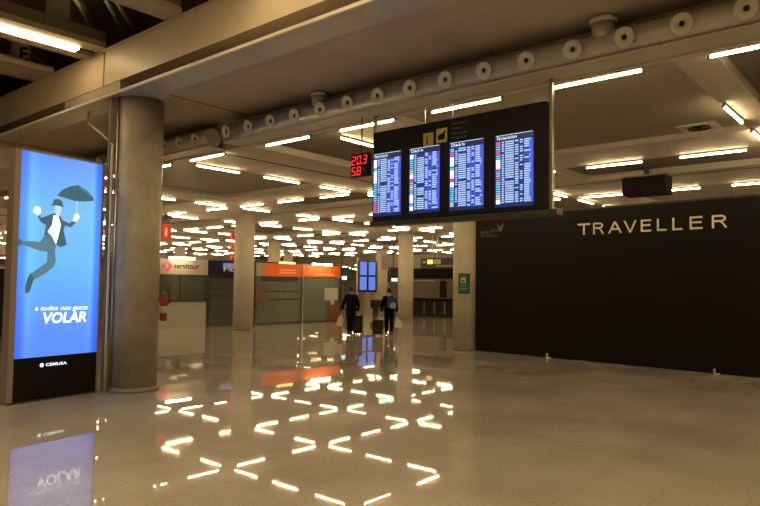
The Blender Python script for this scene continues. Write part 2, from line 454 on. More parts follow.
# ------------------------------------------------------------------ fluorescent tubes on the bay lines
LT = 1.19
def tube_proto(detail):
    if detail:
        t = thing('fluorescent_light', (0, 0, 0), 'warm white fluorescent tube under the concrete ceiling', 'light', 'fluorescent tubes on the ceiling')
        MB().box((-LT / 2, -.022, .02), (LT / 2, .022, .055)).build('batten', MT['batten'], t)
        MB().lathe((-LT / 2 + .02, 0, 0), X, [(.0165, 0), (.0165, LT - .04)], 12).build('tube', MT['tube'], t)
        for s in (-1, 1): MB().box((s * LT / 2 - .012, -.022, -.022), (s * LT / 2 + .012, .022, .02)).build('end_cap', MT['batten'], t)
        return t
    mb = MB().box((-LT / 2, -.022, .024), (LT / 2, .022, .055), 1)
    mb.lathe((-LT / 2 + .02, 0, 0), X, [(.0175, 0), (.0175, LT - .04)], 8)
    o = mb.build('fluorescent_light', [MT['tube'], MT['batten']])
    return tag(o, 'x', 'light', 'fluorescent tubes on the ceiling')
pos = []
def along(org, lo, hi):
    "start offsets of the tubes on a line, (centre)"
    out = []
    for k in range(-3, 8):
        b = org + k * P0
        for c in (2.19 + .36 + LT / 2, 2.19 + 5.70 / 2, 7.89 - .36 - LT / 2, 7.89 + .36 + LT / 2, 7.89 + 4.38 - .36 - LT / 2):
            if lo < b + c < hi: out.append(b + c)
    return out
def vis(x, y, z=4.36):
    d = V(x, y, z - 1.75); q = d.dot(CF)
    if q < .5: return None
    return 380 + 650.6 * d.dot(CR) / q, 253 - 650.6 * d.dot(CU) / q, q
SKIP = [(8.75, 2.21)]
for k in range(-3, 8):
    for s in (-2.188, 2.188):
        xl = U0 + k * P0 + s
        if 7.7 < xl < 61:
            for yc in along(V0, -20, 75): pos.append((xl, yc, math.pi / 2))
        yl = V0 + k * P0 + s
        if -20 < yl < 75:
            for xc in along(U0, 7.8, 61): pos.append((xc, yl, 0))
vp = []
for p in pos:
    if any(abs(p[0] - a) < .4 and abs(p[1] - b) < .4 for a, b in SKIP): continue
    q = vis(p[0], p[1])
    inside = q and -25 < q[0] < 785 and q[1] > -20
    if q and -160 < q[0] < 920 and q[2] < 60 or (math.hypot(p[0], p[1]) < 20):
        vp.append((0 if inside else 1, q[2] if q else 99, p))
vp.sort()
vp = [q for q in vp if q[2][0] < 42.5 and q[2][1] < 49.5]
near = [q for q in vp if q[0] == 0][:300]
chosen = set(id(q) for q in near)
pa = tube_proto(True); pb = tube_proto(False)
first = [True, True]
NL = {}
for i, q in enumerate(near):
    x, y, r = q[2]
    big = q[1] < 27
    pr = pa if big else pb; idx = 0 if big else 1
    if first[idx]: o = pr; first[idx] = False
    else: o = dup(pr, (0, 0, 0))
    o.location = (x, y, 4.345); o.rotation_euler = (0, 0, r)
    o['label'] = ('far' if not big else 'nearer') + ' warm white fluorescent tube in the grid under the concrete ceiling'
    NL[(round(x, 1), round(y, 1))] = o
for (qx, qy, lab) in [
    (7.81, 11.33, 'ceiling tube nearest the right edge of the nearest column, running along the duct'),
    (8.75, 12.27, 'ceiling tube forming a V with the one nearest the nearest column'),
    (7.81, 8.9, 'ceiling tube along the duct halfway between the nearest column and the flight display'),
    (7.81, 6.98, 'ceiling tube along the duct just above the red LED temperature display'),
    (8.6, 7.9, 'ceiling tube slanting down behind the left post of the flight display'),
    (7.81, 5.05, 'ceiling tube seen through the glass just above the flight display'),
    (7.81, 3.1, 'long looking ceiling tube just right of the flight display post'),
    (7.81, 1.2, 'ceiling tube at the right photo edge just below the duct'),
    (10.6, 2.2, 'steeply slanting ceiling tube right of the square air diffuser'),
    (13.5, 5.05, 'ceiling tube just above the dark hanging monitor, on its left'),
    (13.5, 3.1, 'ceiling tube just above and right of the dark hanging monitor'),
    (17.88, 4.9, 'ceiling tube touching the right side of the dark hanging monitor in view'),
    (10.66, 12.27, 'single slanting ceiling tube below left of the temperature display')]:
    o = min((c for c in COL.objects if c.name.startswith('fluorescent_light')), key=lambda c: (c.location.x - qx) ** 2 + (c.location.y - qy) ** 2)
    o['label'] = lab
rest = MB()
for q in vp:
    if id(q) in chosen: continue
    x, y, r = q[2]
    a = (LT / 2, .02) if r == 0 else (.02, LT / 2)
    rest.box((x - a[0], y - a[1], 4.33), (x + a[0], y + a[1], 4.37))
for k in range(5):
    for j in range(-4, 14): rest.box((45 + 3.3 * k, 4 * j + (k % 2) * 1.5, 3.62), (45.04 + 3.3 * k, 4 * j + 1.2 + (k % 2) * 1.5, 3.66))
for k in range(4):
    for j in range(0, 10): rest.box((4 * j, 53 + 4 * k, 3.62), (4 * j + 1.2, 53.04 + 4 * k, 3.66))
if rest.v:
    o = rest.build('distant_fluorescent_lights', MT['tube']); tag(o, 'remaining fluorescent tubes in the deepest rows of the ceiling', 'lights', None, 'stuff')

# ------------------------------------------------------------------ duct with jet nozzles
def duct(y0, y1, label):
    t = thing('air_duct', (7.13, (y0 + y1) / 2, 4.47), label, 'duct', 'round air ducts under the ceiling edge')
    MB().lathe((7.13, y0, 4.47), Y, [(.165, 0), (.165, y1 - y0)], 32).build('duct_pipe', MT['pipe'], t)
    MB().box((7.0, y0 + .02, 4.29), (7.36, y1, 4.315)).build('ledge', MT['rail'], t)
    return t
duct(10.15, 15.2, 'shorter round air duct section behind the nearest column')
dm = duct(-6, 9.7, 'long grey round air duct running above the flight display')
n0 = None
ny = [11.51, 10.98, 10.46, 9.5] + [8.88 - .583 * k for k in range(0, 19)] + [14.17, 14.72, 13.6, 13.05]
ND = V(-1, 0, -.25).normalized()
for i, yy in enumerate(ny):
    if n0 is None:
        t = thing('air_nozzle', (6.925, yy, 4.455), 'round air nozzle on the duct', 'air nozzle', 'round air nozzles on the duct')
        b = V(6.925, yy, 4.455) - ND * .035
        MB().lathe(b - ND * .04, ND, [(.075, .038), (.10, .05), (.112, .07), (.110, .088), (.095, .092), (.055, .080), (.030, .072), (.030, .05)], 28, cap=False).build('nozzle_ring', MT['nozzle'], t)
        MB().lathe(b + ND * .0, ND, [(.033, 0), (.033, .025)], 20).build('nozzle_opening', MT['hole'], t)
        n0 = t
    else: t = dup(n0, (6.925, yy, 4.455))
    t['label'] = 'round pale air nozzle on the ' + ('short duct section behind the column' if yy > 10 else 'long duct') + (', above the flight display' if 3.4 < yy < 6.3 else ', left of the flight display' if 6.3 <= yy < 10 else ', right of the flight display' if yy <= 3.4 else '')
t = dm
MB().lathe((7.10, 2.76, 4.55), Z, [(.13, 0), (.13, .2)], 28).build('riser_pipe', MT['pipe'], t)
MB().lathe((7.10, 2.76, 4.73), Z, [(.155, 0), (.155, .05)], 28).build('flange', MT['nozzle'], t)

MB().lathe((7.10, 7.33, 4.55), Z, [(.11, 0), (.11, .2)], 28).build('riser_pipe', MT['pipe'], t)
MB().lathe((7.10, 7.33, 4.73), Z, [(.13, 0), (.13, .05)], 28).build('flange', MT['nozzle'], t)
# ceiling diffuser
def diffuser(x, y, z):
    t = thing('ceiling_diffuser', (x, y, z), 'square pale air diffuser with a round grille in the slatted ceiling', 'air diffuser')
    fr = MB(); a = .30; b = .20
    fr.box((x - a, y - a, z - .02), (x + a, y - b, z)).box((x - a, y + b, z - .02), (x + a, y + a, z)).box((x - a, y - b, z - .02), (x - b, y + b, z)).box((x + b, y - b, z - .02), (x + a, y + b, z))
    fr.build('frame', MT['rail'], t)
    MB().box((x - b, y - b, z - .006), (x + b, y + b, z - .001)).build('back_plate', MT['greyw'], t)
    for k in range(3): MB().lathe((x, y, z - .03), Z, [(.06 + .06 * k, 0), (.045 + .06 * k, .024), (.03 + .06 * k, .024)], 24, cap=False).build('grille_ring', MT['dark'], t)
diffuser(11.8, 2.95, 4.50)

# ------------------------------------------------------------------ display board
BO = V(7.2, 6.27, 0); BR = V(0, -1, 0); BN = V(-1, 0, 0)     # u to the right of the viewer, v up
t = thing('flight_display', (7.2, 4.9, 2.68), 'hanging black flight information board with four blue screens', 'display board')
bd = t
def bbox(a, b): return MB().obox(BO, BR, Z, BN, a, b)
bbox((0, 2.70, -.14), (2.76, 4.01, 0)).build('board', MT['lcd_frame'], t, .006)
for u0, nm in ((-.05, 'post'), (2.77, 'post')):
    bbox((u0, 2.66, -.12), (u0 + .04, 4.29, -.06)).build('post', MT['postm'], t, .004)
bbox((-.05, 2.62, -.16), (2.90, 2.69, .01)).build('bottom_rail', MT['dark'], t, .004)
gp = bbox((0.01, 4.02, -.075), (2.76, 4.30, -.065)).build('glass_panel', MT['glassc'], t)
gp['label'] = 'clear glass panel above the black board'
for u in (.9, 1.36): bbox((u, 4.01, -.065), (u + .012, 4.30, -.05)).build('glass_joint', MT['steel'], t)
LC = [MT[k] for k in ('lcd_bg', 'lcd_top', 'lcd_a', 'lcd_b', 'lcd_w', 'lcd_r', 'lcd_c', 'lcd_y')]
def screen(u0, u1, v0, v1, head, style):
    s = MB().obox(BO, BR, Z, BN, (u0, v0, 0), (u1, v1, .012)).build('screen', MT['lcd_top'], bd)
    # rows of the timetable: one connected sheet of cells
    W, H = u1 - u0, v1 - v0
    cols = [0, .03, .14, .18, .24, .27, .50, .53, .62, .66, .73, .77, .90, .94, 1.0]
    nr = 28; top = .91; bot = .045
    us = [u0 + W * c for c in cols]; vs = []
    for r in range(nr):
        a = top - (top - bot) * r / nr; hgt = (top - bot) / nr
        vs += [a, a - hgt * .55]
    vs.append(bot); mb = MB(); nc = len(us)
    pts = [BO + BR * u + Z * (v0 + H * v) + BN * .014 for v in vs for u in us]
    fs = []; ms = []
    rng = random.Random(int(u0 * 1000))
    lg = [5, 6, 4, 7, 6, 4, 5, 4, 6]
    run = 4
    for r in range(len(vs) - 1):
        if r % 2 == 0 and (r % 4 == 0): run = rng.choice(lg)
        for c in range(nc - 1):
            mi = 0 if style else 3
            if style == 1: mi = 3 if c > 6 else 0
            if style == 2: mi = 3 if c > 10 else 0
            if r % 2 == 0:
                if c == 1: mi = run
                elif c in (3, 5): mi = 2 if rng.random() < .93 else 0
                elif c == 7: mi = 2 if rng.random() < .8 else 0
                elif c == 9: mi = 2 if rng.random() < .55 else 0
                elif c in (11,): mi = 2 if rng.random() < .9 else 0
                elif c == 12: mi = 2 if rng.random() < .3 else 3
            elif c == 1 and run == 4: mi = 4
            elif rng.random() < .12: mi = 3
            fs.append((r * nc + c, r * nc + c + 1, (r + 1) * nc + c + 1, (r + 1) * nc + c)); ms.append(mi)
    mb.add(pts, fs); mb.m = ms
    mb.build('flight_rows', LC, s)
    text(head, .042, BO + BR * (u0 + .03) + Z * (v1 - .055), BR, Z, BN, MT['lcd_w'], 'heading', s, .015)
    MB().obox(BO, BR, Z, BN, (u0 + .01, v1 - .004, .012), (u1 - .01, v1, .015)).build('top_line', MT['lcd_w'], s)
screen(.0 + .02, .54, 2.765, 3.68, 'Facturacio', 1)
screen(.69, 1.21, 2.765, 3.675, 'Check In', 1)
screen(1.37, 1.90, 2.76, 3.67, 'Check In', 1)
screen(2.07, 2.60, 2.755, 3.665, 'Facturacion', 2)
def picto(u, v, s, kind):
    p = MB().obox(BO, BR, Z, BN, (u, v, 0), (u + s, v + s * 1.12, .01)).build('pictogram', MT['yellow'], bd)
    c = u + s / 2; d = MB()
    if kind == 'i':
        text('i', s * .75, BO + BR * (c - .028) + Z * (v + s * .15), BR, Z, BN, MT['black'], 'symbol', p, .013, bold=.02)
    else:
        d.prism([(c - .055, v + .04), (c + .045, v + .04), (c + .06, v + .10), (c + .03, v + .13), (c - .06, v + .10)], BO, BR, Z, BN, .011, .014)
        d.prism([(c + .02, v + .13), (c + .06, v + .16), (c + .075, v + .145), (c + .05, v + .11)], BO, BR, Z, BN, .011, .014)
        d.build('symbol', MT['black'], p)
picto(.93, 3.68, .165, 'i'); picto(1.15, 3.70, .175, 'c')
for k, (s, z) in enumerate([('Facturació', 3.925), ('Check In', 3.86), ('Abfertigung', 3.795), ('Facturación', 3.735)]):
    text(s, .042 if k == 0 else .036, BO + BR * 1.40 + Z * (z - .01), BR, Z, BN, MT['greyl'], 'caption', bd, .004)

# temperature display
t = thing('temperature_display', (7.2, 6.53, 3.39), 'small black box showing red LED digits 20.3 and 58', 'display')
MB().obox(BO, BR, Z, BN, (-.445, 3.39, -.08), (-.09, 3.74, 0)).build('housing', MT['lcd_frame'], t, .004)
MB().obox(BO, BR, Z, BN, (-.09, 3.55, -.10), (-.045, 3.58, -.07)).build('bracket', MT['steel'], t)
MB().obox(BO, BR, Z, BN, (-.27, 3.74, -.05), (-.255, 4.29, -.035)).build('hanger', MT['dark'], t)
SEG = {'0': 'abcdef', '2': 'abged', '3': 'abgcd', '5': 'afgcd', '8': 'abcdefg'}
def digit(ch, u, v, w, h):
    th = .014; g = .008
    R_ = dict(a=(g, h - th, w - g, h), d=(g, 0, w - g, th), g=(g, h / 2 - th / 2, w - g, h / 2 + th / 2),
              f=(0, h / 2 + g, th, h - g), b=(w - th, h / 2 + g, w, h - g), e=(0, g, th, h / 2 - g), c=(w - th, g, w, h / 2 - g))
    mb = MB()
    for s in SEG[ch]:
        a = R_[s]; sl = .12
        mb.prism([(u + a[0] + a[1] * sl, v + a[1]), (u + a[2] + a[1] * sl, v + a[1]), (u + a[2] + a[3] * sl, v + a[3]), (u + a[0] + a[3] * sl, v + a[3])], BO, BR, Z, BN, .001, .005)
    mb.build('digit', MT['led'], t)
digit('2', -.43, 3.575, .078, .13); digit('0', -.325, 3.575, .078, .13); digit('3', -.205, 3.575, .078, .13)
MB().obox(BO, BR, Z, BN, (-.238, 3.575, .001), (-.218, 3.595, .005)).build('decimal_point', MT['led'], t)
digit('5', -.43, 3.41, .078, .13); digit('8', -.325, 3.41, .078, .13)
text('%', .06, BO + BR * -.20 + Z * 3.46, BR, Z, BN, MT['greyl'], 'unit', t, .004)

# ------------------------------------------------------------------ black hoarding
WA = V(15.47, 9.67, 0); WB = V(14.91, 2.67, 0); WR = (WB - WA).normalized(); WN = WR.cross(Z)
if WN.x > 0: WN = -WN
t = thing('black_hoarding', (15.2, 6, 0), 'tall matt black partition wall with cream lettering across its top', 'partition wall')
bw = t
mb = MB().obox(WA, WR, Z, WN, (.02, 0, -.12), (15.0, 3.66, 0))
mb.build('panel', MT['black'], t)
MB().obox(WA, WR, Z, WN, (.02, 3.66, -.13), (15.0, 3.70, .01)).build('top_cap', MT['dark'], t)
# lettering one letter at a time
uu = [3.10, 3.53, 3.95, 4.315, 4.76, 5.12, 5.49, 5.815, 6.17]
cu_ = 'TRAVELLER'
W_ = [.32, .27, .335, .30, .23, .21, .21, .26, .30]
starts = [3.10, 3.50, 3.875, 4.255, 4.655, 5.02, 5.355, 5.72, 6.17]
def stroke_letter(ch, u, wd, h=.275, z=3.045, t_=.040):
    mb = MB(); D = (.002, .012)
    def q(pts): mb.prism([(u + a * wd, z + b * h) for a, b in pts], WA, WR, Z, WN, *D)
    tx = t_ / wd; ty = t_ / h
    if ch == 'T': q([(0, 1 - ty), (.5 - tx / 2, 1 - ty), (.5 - tx / 2, 0), (.5 + tx / 2, 0), (.5 + tx / 2, 1 - ty), (1, 1 - ty), (1, 1), (0, 1)])
    if ch == 'L': q([(0, 0), (1, 0), (1, ty), (tx, ty), (tx, 1), (0, 1)])
    if ch == 'E': q([(0, 0), (1, 0), (1, ty), (tx, ty), (tx, .46), (.93, .46), (.93, .46 + ty), (tx, .46 + ty), (tx, 1 - ty), (1, 1 - ty), (1, 1), (0, 1)])
    if ch == 'V': q([(0, 1), (.5 - tx * .55, 0), (.5 + tx * .55, 0), (1, 1), (1 - tx * 1.05, 1), (.5, ty * 1.1), (tx * 1.05, 1)])
    if ch == 'A':
        q([(0, 0), (tx * 1.05, 0), (.5, 1 - ty * 1.1), (1 - tx * 1.05, 0), (1, 0), (.5 + tx * .55, 1), (.5 - tx * .55, 1)])
        q([(.24, .29), (.76, .29), (.71, .29 + ty), (.29, .29 + ty)])
    if ch == 'R':
        q([(0, 0), (tx, 0), (tx, 1), (0, 1)])
        out = [(.58 + .34 * math.sin(a), .73 + .27 * math.cos(a)) for a in [math.pi * k / 10 for k in range(11)]]
        inn = [(.58 + (.34 - tx) * math.sin(a), .73 + (.27 - ty) * math.cos(a)) for a in [math.pi * k / 10 for k in range(11)]]
        q([(tx, 1)] + out + [(tx, .46), (tx, .46 + ty)] + inn[::-1] + [(tx, 1 - ty)])
        q([(.50, .46), (.62, .46 + ty * .3), (.80, .33), (1.0, 0), (1 - tx * 1.15, 0), (.68, .30), (.56, .42)])
    return mb.build('letter', MT['letter'], bw)
for ch, u, wd in zip(cu_, starts, W_): stroke_letter(ch, u, wd)
lg = MB().prism([(.74, 3.48), (.80, 3.40), (.83, 3.33), (.86, 3.38), (.95, 3.49), (.92, 3.36), (.88, 3.27), (.84, 3.24), (.79, 3.32)], WA, WR, Z, WN, .002, .008)
lg.build('logo', MT['greyl'], bw)
text('palma', .09, WA + WR * .20 + Z * 3.22, WR, Z, WN, MT['greyl'], 'logo_text', bw, .004, width=.28)
text('AIRPORT', .08, WA + WR * .50 + Z * 3.24, WR, Z, WN, MT['greyl'], 'logo_text', bw, .004, width=.32)
text('de Mallorca', .06, WA + WR * .20 + Z * 3.12, WR, Z, WN, MT['greyl'], 'logo_text', bw, .004, width=.58)
# two small door wedges / brackets at its foot
for u, lab in ((2.25, 'small pale metal bracket at the foot of the black wall, left one'), (6.17, 'small pale metal bracket at the foot of the black wall, right one')):
    t = thing('floor_bracket', tuple(WA + WR * u + WN * .06), lab, 'bracket', 'brackets at the foot of the black wall')
    MB().obox(WA, WR, Z, WN, (u, 0, .03), (u + .04, .11, .06)).build('upright', MT['rail'], t)
    MB().obox(WA, WR, Z, WN, (u + .045, 0, .03), (u + .12, .015, .08)).build('foot_plate', MT['nozzle'], t)

# dark monitor hanging behind the hoarding
t = thing('hanging_monitor', (15.4, 5.05, 3.95), 'dark boxy monitor hanging from the ceiling above the black wall', 'monitor')
MB().box((15.0, 4.46, 3.89), (15.5, 5.42, 4.30)).build('housing', MT['matt'], t, .01)
MB().box((14.98, 4.44, 4.30), (15.52, 5.44, 4.33)).build('top_plate', MT['truss'], t)
MB().box((15.2, 4.9, 4.33), (15.3, 5.0, 4.54)).build('bracket', MT['dark'], t)

# ------------------------------------------------------------------ advertising totem
TA = V(3.72, 10.04, 0); TB = V(5.08, 10.26, 0); TR = (TB - TA).normalized(); TN = TR.cross(Z)
if TN.y > 0: TN = -TN
t = thing('advertising_totem', tuple((TA + TB) / 2), 'tall backlit blue advertising totem showing a man flying with an umbrella', 'advertising display')
tt = t
TW = 1.39
def tb(a, b): return MB().obox(TA, TR, Z, TN, a, b)
def poster():
    mb = MB().add([V(0, 0, 0), V(1, 0, 0), V(1, 0, 1), V(0, 0, 1)], [(0, 1, 2, 3)])
    return mb
tb((.02, .03, -.20), (TW, 3.69, -.02)).build('cabinet', MT['dark'], t)
tb((-.045, 0, -.16), (.045, 3.68, .01)).build('side_frame', MT['totem'], t, .005)
tb((TW - .01, 0, -.16), (TW + .035, 3.70, .01)).build('side_frame', MT['totem'], t, .005)
tb((.045, 3.665, -.16), (TW - .01, 3.70, .01)).build('top_frame', MT['totem'], t, .005)
tb((.045, .02, -.02), (TW - .01, .635, .0)).build('kick_panel', MT['black'], t)
tb((-.03, 0, -.2), (TW + .02, .02, .03)).build('base_plate', MT['dark'], t)
scr = tb((.045, .640, -.02), (TW - .01, 3.665, 0)).build('lightbox_poster', MT['poster'], t)
def tprint(name, pts, m, w=.003, par=None):
    return MB().prism(pts, TA, TR, Z, TN, w - .001, w).build(name, m, par or scr)
man = tprint('printed_jacket', [(.335, 2.79), (.37, 2.70), (.50, 2.76), (.56, 2.79), (.66, 2.77), (.72, 2.70), (.83, 2.66), (.93, 2.74), (.96, 2.71), (.86, 2.60), (.76, 2.62), (.735, 2.55), (.80, 2.33), (.70, 2.28), (.60, 2.33), (.55, 2.42), (.45, 2.44), (.42, 2.36), (.45, 2.60), (.37, 2.64), (.31, 2.74)], MT['ink'])
tprint('printed_shirt', [(.565, 2.76), (.64, 2.76), (.69, 2.62), (.66, 2.47), (.62, 2.32), (.55, 2.45), (.48, 2.50), (.55, 2.62)], MT['inkw'], .005)
tprint('printed_trousers', [(.44, 2.46), (.55, 2.44), (.63, 2.33), (.61, 2.20), (.63, 2.08), (.60, 1.98), (.46, 1.87), (.30, 1.78), (.255, 1.80), (.245, 1.87), (.36, 1.95), (.49, 2.05), (.49, 2.20), (.38, 2.21), (.20, 2.26), (.06, 2.29), (.05, 2.34), (.20, 2.35), (.37, 2.34)], MT['ink2'], .004)
tprint('printed_shoe', [(.24, 1.88), (.30, 1.80), (.27, 1.70), (.24, 1.60), (.18, 1.58), (.165, 1.66), (.20, 1.80)], MT['ink'], .005)
tprint('printed_shoe', [(.0425 + .005, 2.37), (.09, 2.36), (.09, 2.29), (.05, 2.26)], MT['ink'], .005)
tprint('printed_face', [(.585, 2.91), (.68, 2.92), (.69, 2.84), (.665, 2.76), (.62, 2.76), (.585, 2.82)], MT['inks'], .005)
tprint('printed_hat', [(.50, 2.90), (.54, 2.93), (.56, 3.00), (.64, 3.02), (.70, 2.98), (.71, 2.93), (.74, 2.90), (.62, 2.915)], MT['ink'], .006)
tprint('printed_hand', [(.24, 2.78), (.28, 2.87), (.35, 2.86), (.37, 2.78), (.32, 2.73)], MT['inkw'], .005)
tprint('printed_hand', [(.88, 2.70), (.91, 2.80), (.97, 2.83), (1.0, 2.77), (.95, 2.70)], MT['inkw'], .005)
um = tprint('printed_umbrella', [(.61, 3.07), (.70, 3.17), (.83, 3.24), (.94, 3.27), (.95, 3.285), (.96, 3.27), (1.10, 3.22), (1.22, 3.12), (1.24, 3.06), (1.16, 3.045), (1.08, 3.03), (.94, 3.015), (.80, 3.035), (.71, 3.05)], MT['ink'])
tprint('umbrella_highlight', [(.96, 3.275), (1.10, 3.215), (1.21, 3.11), (1.16, 3.12), (1.05, 3.19)], MT['ink2'], .004)
tprint('umbrella_shaft', [(.935, 3.02), (.95, 3.02), (.955, 2.78), (.94, 2.78)], MT['inks'], .004)
text('a todos nos gusta', .075, TA + TR * .33 + Z * 1.325, TR, Z, TN, MT['inkw'], 'slogan', scr, .004, width=.86, shear=.25, bold=.01)
text('VOLAR', .155, TA + TR * .46 + Z * 1.135, TR, Z, TN, MT['inkw'], 'slogan', scr, .004, width=.72, shear=.15, bold=.03)
k = MB().lathe(TA + TR * .47 + Z * .515, TN, [(.030, .001), (.030, .004)], 20).build('brand_mark', MT['inkw'], t)
text('CEMUSA', .042, TA + TR * .53 + Z * .495, TR, Z, TN, MT['inkw'], 'brand_name', t, .004, width=.34, bold=.02)
# fill of light behind the poster: the box gives its own light (poster emission)

# conduits beside the nearest column
cc = thing('column_conduits', (5.15, 10.12, 0), 'pair of thin vertical conduits rising beside the nearest column to the ceiling edge', 'conduit')
MB().tube([(5.36, 11.40, 4.79), (5.36, 11.40, 4.58), (5.28, 10.75, 4.28), (5.17, 10.13, 4.0), (5.17, 10.13, 2.0), (5.17, 10.13, .0)], .022, 10).build('conduit', MT['rail'], cc)
MB().tube([(5.22, 10.06, 4.79), (5.22, 10.06, 2), (5.22, 10.06, 0)], .018, 10).build('conduit', MT['steel'], cc)
MB().box((5.16, 10.20, 0), (5.24, 10.27, 4.79)).build('cable_trunk', MT['truss'], cc)

# fire extinguisher on the nearest column's right flank
ex = V(5.992, 9.82, 0)
t = thing('fire_extinguisher', (ex.x, ex.y, 1.1), 'red fire extinguisher hanging on the right flank of the nearest column', 'fire extinguisher')
MB().lathe((ex.x, ex.y, 1.12), Z, [(.04, 0), (.062, .02), (.062, .36), (.045, .42), (.02, .45)], 20).build('cylinder', MT['redp'], t)
MB().lathe((ex.x, ex.y, 1.25), Z, [(.0632, 0), (.0632, .12)], 20).build('label_band', MT['greyw'], t)
MB().box((ex.x - .02, ex.y - .03, 1.57), (ex.x + .02, ex.y + .05, 1.62)).build('valve', MT['steel'], t)
MB().tube([(ex.x, ex.y, 1.6), (ex.x + .05, ex.y - .05, 1.70), (ex.x + .07, ex.y - .07, 1.60), (ex.x + .06, ex.y - .07, 1.40)], .012, 8).build('hose', MT['rubber'], t)

# ------------------------------------------------------------------ shops
SY = 22.4; SO = V(0, SY, 0); SN = V(0, -1, 0)
def sb(x0, x1, z0, z1, d0=-.05, d1=0): return MB().obox(SO, X, Z, SN, (x0, z0, d0), (x1, z1, d1))
t = thing('travel_agency', (14.5, SY, 0), 'white fronted travel desk kiosk with lit white sign and grey counter', 'shop')
sb(12.4, 15.62, 2.10, 2.72, -.12, 0).build('sign_board', MT['signw'], t)
sb(12.4, 15.56, 0, 1.04, -.10, 0).build('counter_front', MT['greyw'], t)
sb(12.4, 15.62, 1.04, 1.09, -.4, .05).build('counter_top', MT['dark'], t)
sb(12.4, 15.56, 1.09, 2.10, -.06, -.04).build('glass_screen', MT['glassd'], t)
sb(14.35, 14.39, 1.09, 2.10, -.05, -.02).build('glass_mullion', MT['dark'], t)
sb(15.56, 15.66, 0, 2.10, -.1, 0).build('frame_post', MT['dark'], t)
MB().prism([(13.52, 2.42), (13.77, 2.62), (14.02, 2.42), (13.77, 2.20)], SO, X, Z, SN, .001, .012).build('logo', MT['pink'], t)
text('S', .16, SO + X * 13.70 + Z * 2.34, X, Z, SN, MT['white'], 'logo_letter', t, .014)
text('servitour', .21, SO + X * 14.06 + Z * 2.34, X, Z, SN, MT['matt'], 'sign_text', t, .004, width=1.15, bold=.02)
def sign_lamp(x0, x1, lab, m='lamp'):
    t = thing('sign_lamp', ((x0 + x1) / 2, SY - .25, 2.75), lab, 'lamp', 'lamps over the shop signs')
    MB().box((x0, SY - .28, 2.69), (x1, SY - .20, 2.77)).build('lamp_tube', MT[m], t)
    MB().box((x0, SY - .20, 2.70), (x1, SY - .02, 2.78)).build('bracket', MT['batten'], t)
sign_lamp(13.72, 14.80, 'very bright lamp glowing over the white travel desk sign')
sign_lamp(19.2, 20.1, 'dim orange lamp over the left orange shop sign', 'lampo')
sign_lamp(21.25, 22.5, 'very bright lamp glowing over the right orange shop sign')
MB_s = sb(12.4, 15.62, 0, 2.7, -3.0, -2.9).build('back_wall', MT['beige'], thing('shop_back_wall', (14, SY + 3, 0), 'dim wall behind the travel desk glass', 'wall panel'))
t = thing('navy_sign_shop', (16.8, SY, 0), 'dark glazed shop front under a navy sign, half hidden by the column', 'shop')
sb(15.68, 17.9, 2.0, 2.70, -.12, 0).build('sign_board', MT['navy'], t)
sb(16.35, 17.6, 2.38, 2.62, 0, .006).build('sign_panel', mat('blue_lit_sign', (.05, .08, .3), .4, emit=(.16, .20, .5), es=.6), t)
text('Mc', .22, SO + X * 16.38 + Z * 2.28, X, Z, SN, MT['white'], 'sign_text', t, .012, width=.5, bold=.02)
sb(15.68, 17.9, 0, 2.0, -.06, -.04).build('glass_front', MT['glassd'], t)
for zz in (1.25, 1.55): sb(15.68, 17.9, zz, zz + .04, -.04, 0).build('rail', MT['dark'], t)
for xx in (15.68, 17.85): sb(xx, xx + .06, 0, 2.0, -.04, 0).build('post', MT['dark'], t)
t = thing('orange_shop', (20.5, SY, 0), 'frosted glass shop front under two orange signs', 'shop')
osx = t
sb(18.0, 18.5, 2.12, 2.72, -.10, 0).build('white_end_board', MT['signw'], t)
sb(18.5, 20.78, 2.12, 2.72, -.10, 0).build('sign_board', MT['orange'], t)
sb(20.88, 23.42, 2.14, 2.72, -.10, 0).build('sign_board', MT['orange'], t)
for z, xa, xb in ((2.38, 19.45, 20.35), (2.26, 19.40, 20.40)): sb(xa, xb, z, z + .06, 0, .006).build('lettering_line', MT['orangel'], t)
sb(21.6, 22.9, 2.24, 2.30, 0, .006).build('lettering_line', MT['orangel'], t)
for x0, x1 in ((18.08, 19.55), (19.58, 20.78), (20.90, 23.38)):
    sb(x0, x1, .05, 2.12, -.05, -.03).build('glass_pane', MT['glassg'], t)
for xx in (18.0, 20.80, 23.38): sb(xx, xx + .08, 0, 2.72, -.1, .02).build('post', MT['steel'] if xx == 20.80 else MT['dark'], t)
sb(18.0, 23.46, 2.70, 2.74, -.12, .02).build('top_rail', MT['dark'], t)
sb(18.0, 23.46, 0, .05, -.08, 0).build('bottom_rail', MT['dark'], t)
for x0, x1, z in ((18.3, 20.6, 1.42), (18.9, 20.7, 1.08), (18.4, 20.5, 1.90)): sb(x0, x1, z, z + (.04 if z < 1.6 else .22), -.03, -.01).build('cross_rail', MT['dark'], t)
sb(22.45, 23.36, 0.02, .88, -.03, .0).build('brown_panel', MT['brownp'], t)
sb(22.3, 23.2, 1.02, 1.62, -.02, .01).build('notice', MT['paper'], t)
sb(22.7, 22.95, .80, 1.02, -.02, .01).build('notice_tail', MT['paper'], t)
sb(18.0, 23.4, 0, 2.7, -3.2, -3.1).build('back_wall', MT['beige'], t)
o = sb(18.02, 18.46, .95, 1.72, .02, .10).build('wall_box', MT['brownp']); tag(o, 'small dark brown box fixed to the shop front just right of the column', 'box')
# top of kiosks
struct('ceiling_shops', MB().box((12.4, SY + .12, 2.72), (23.46, SY + 3.2, 2.76)), MT['truss'])

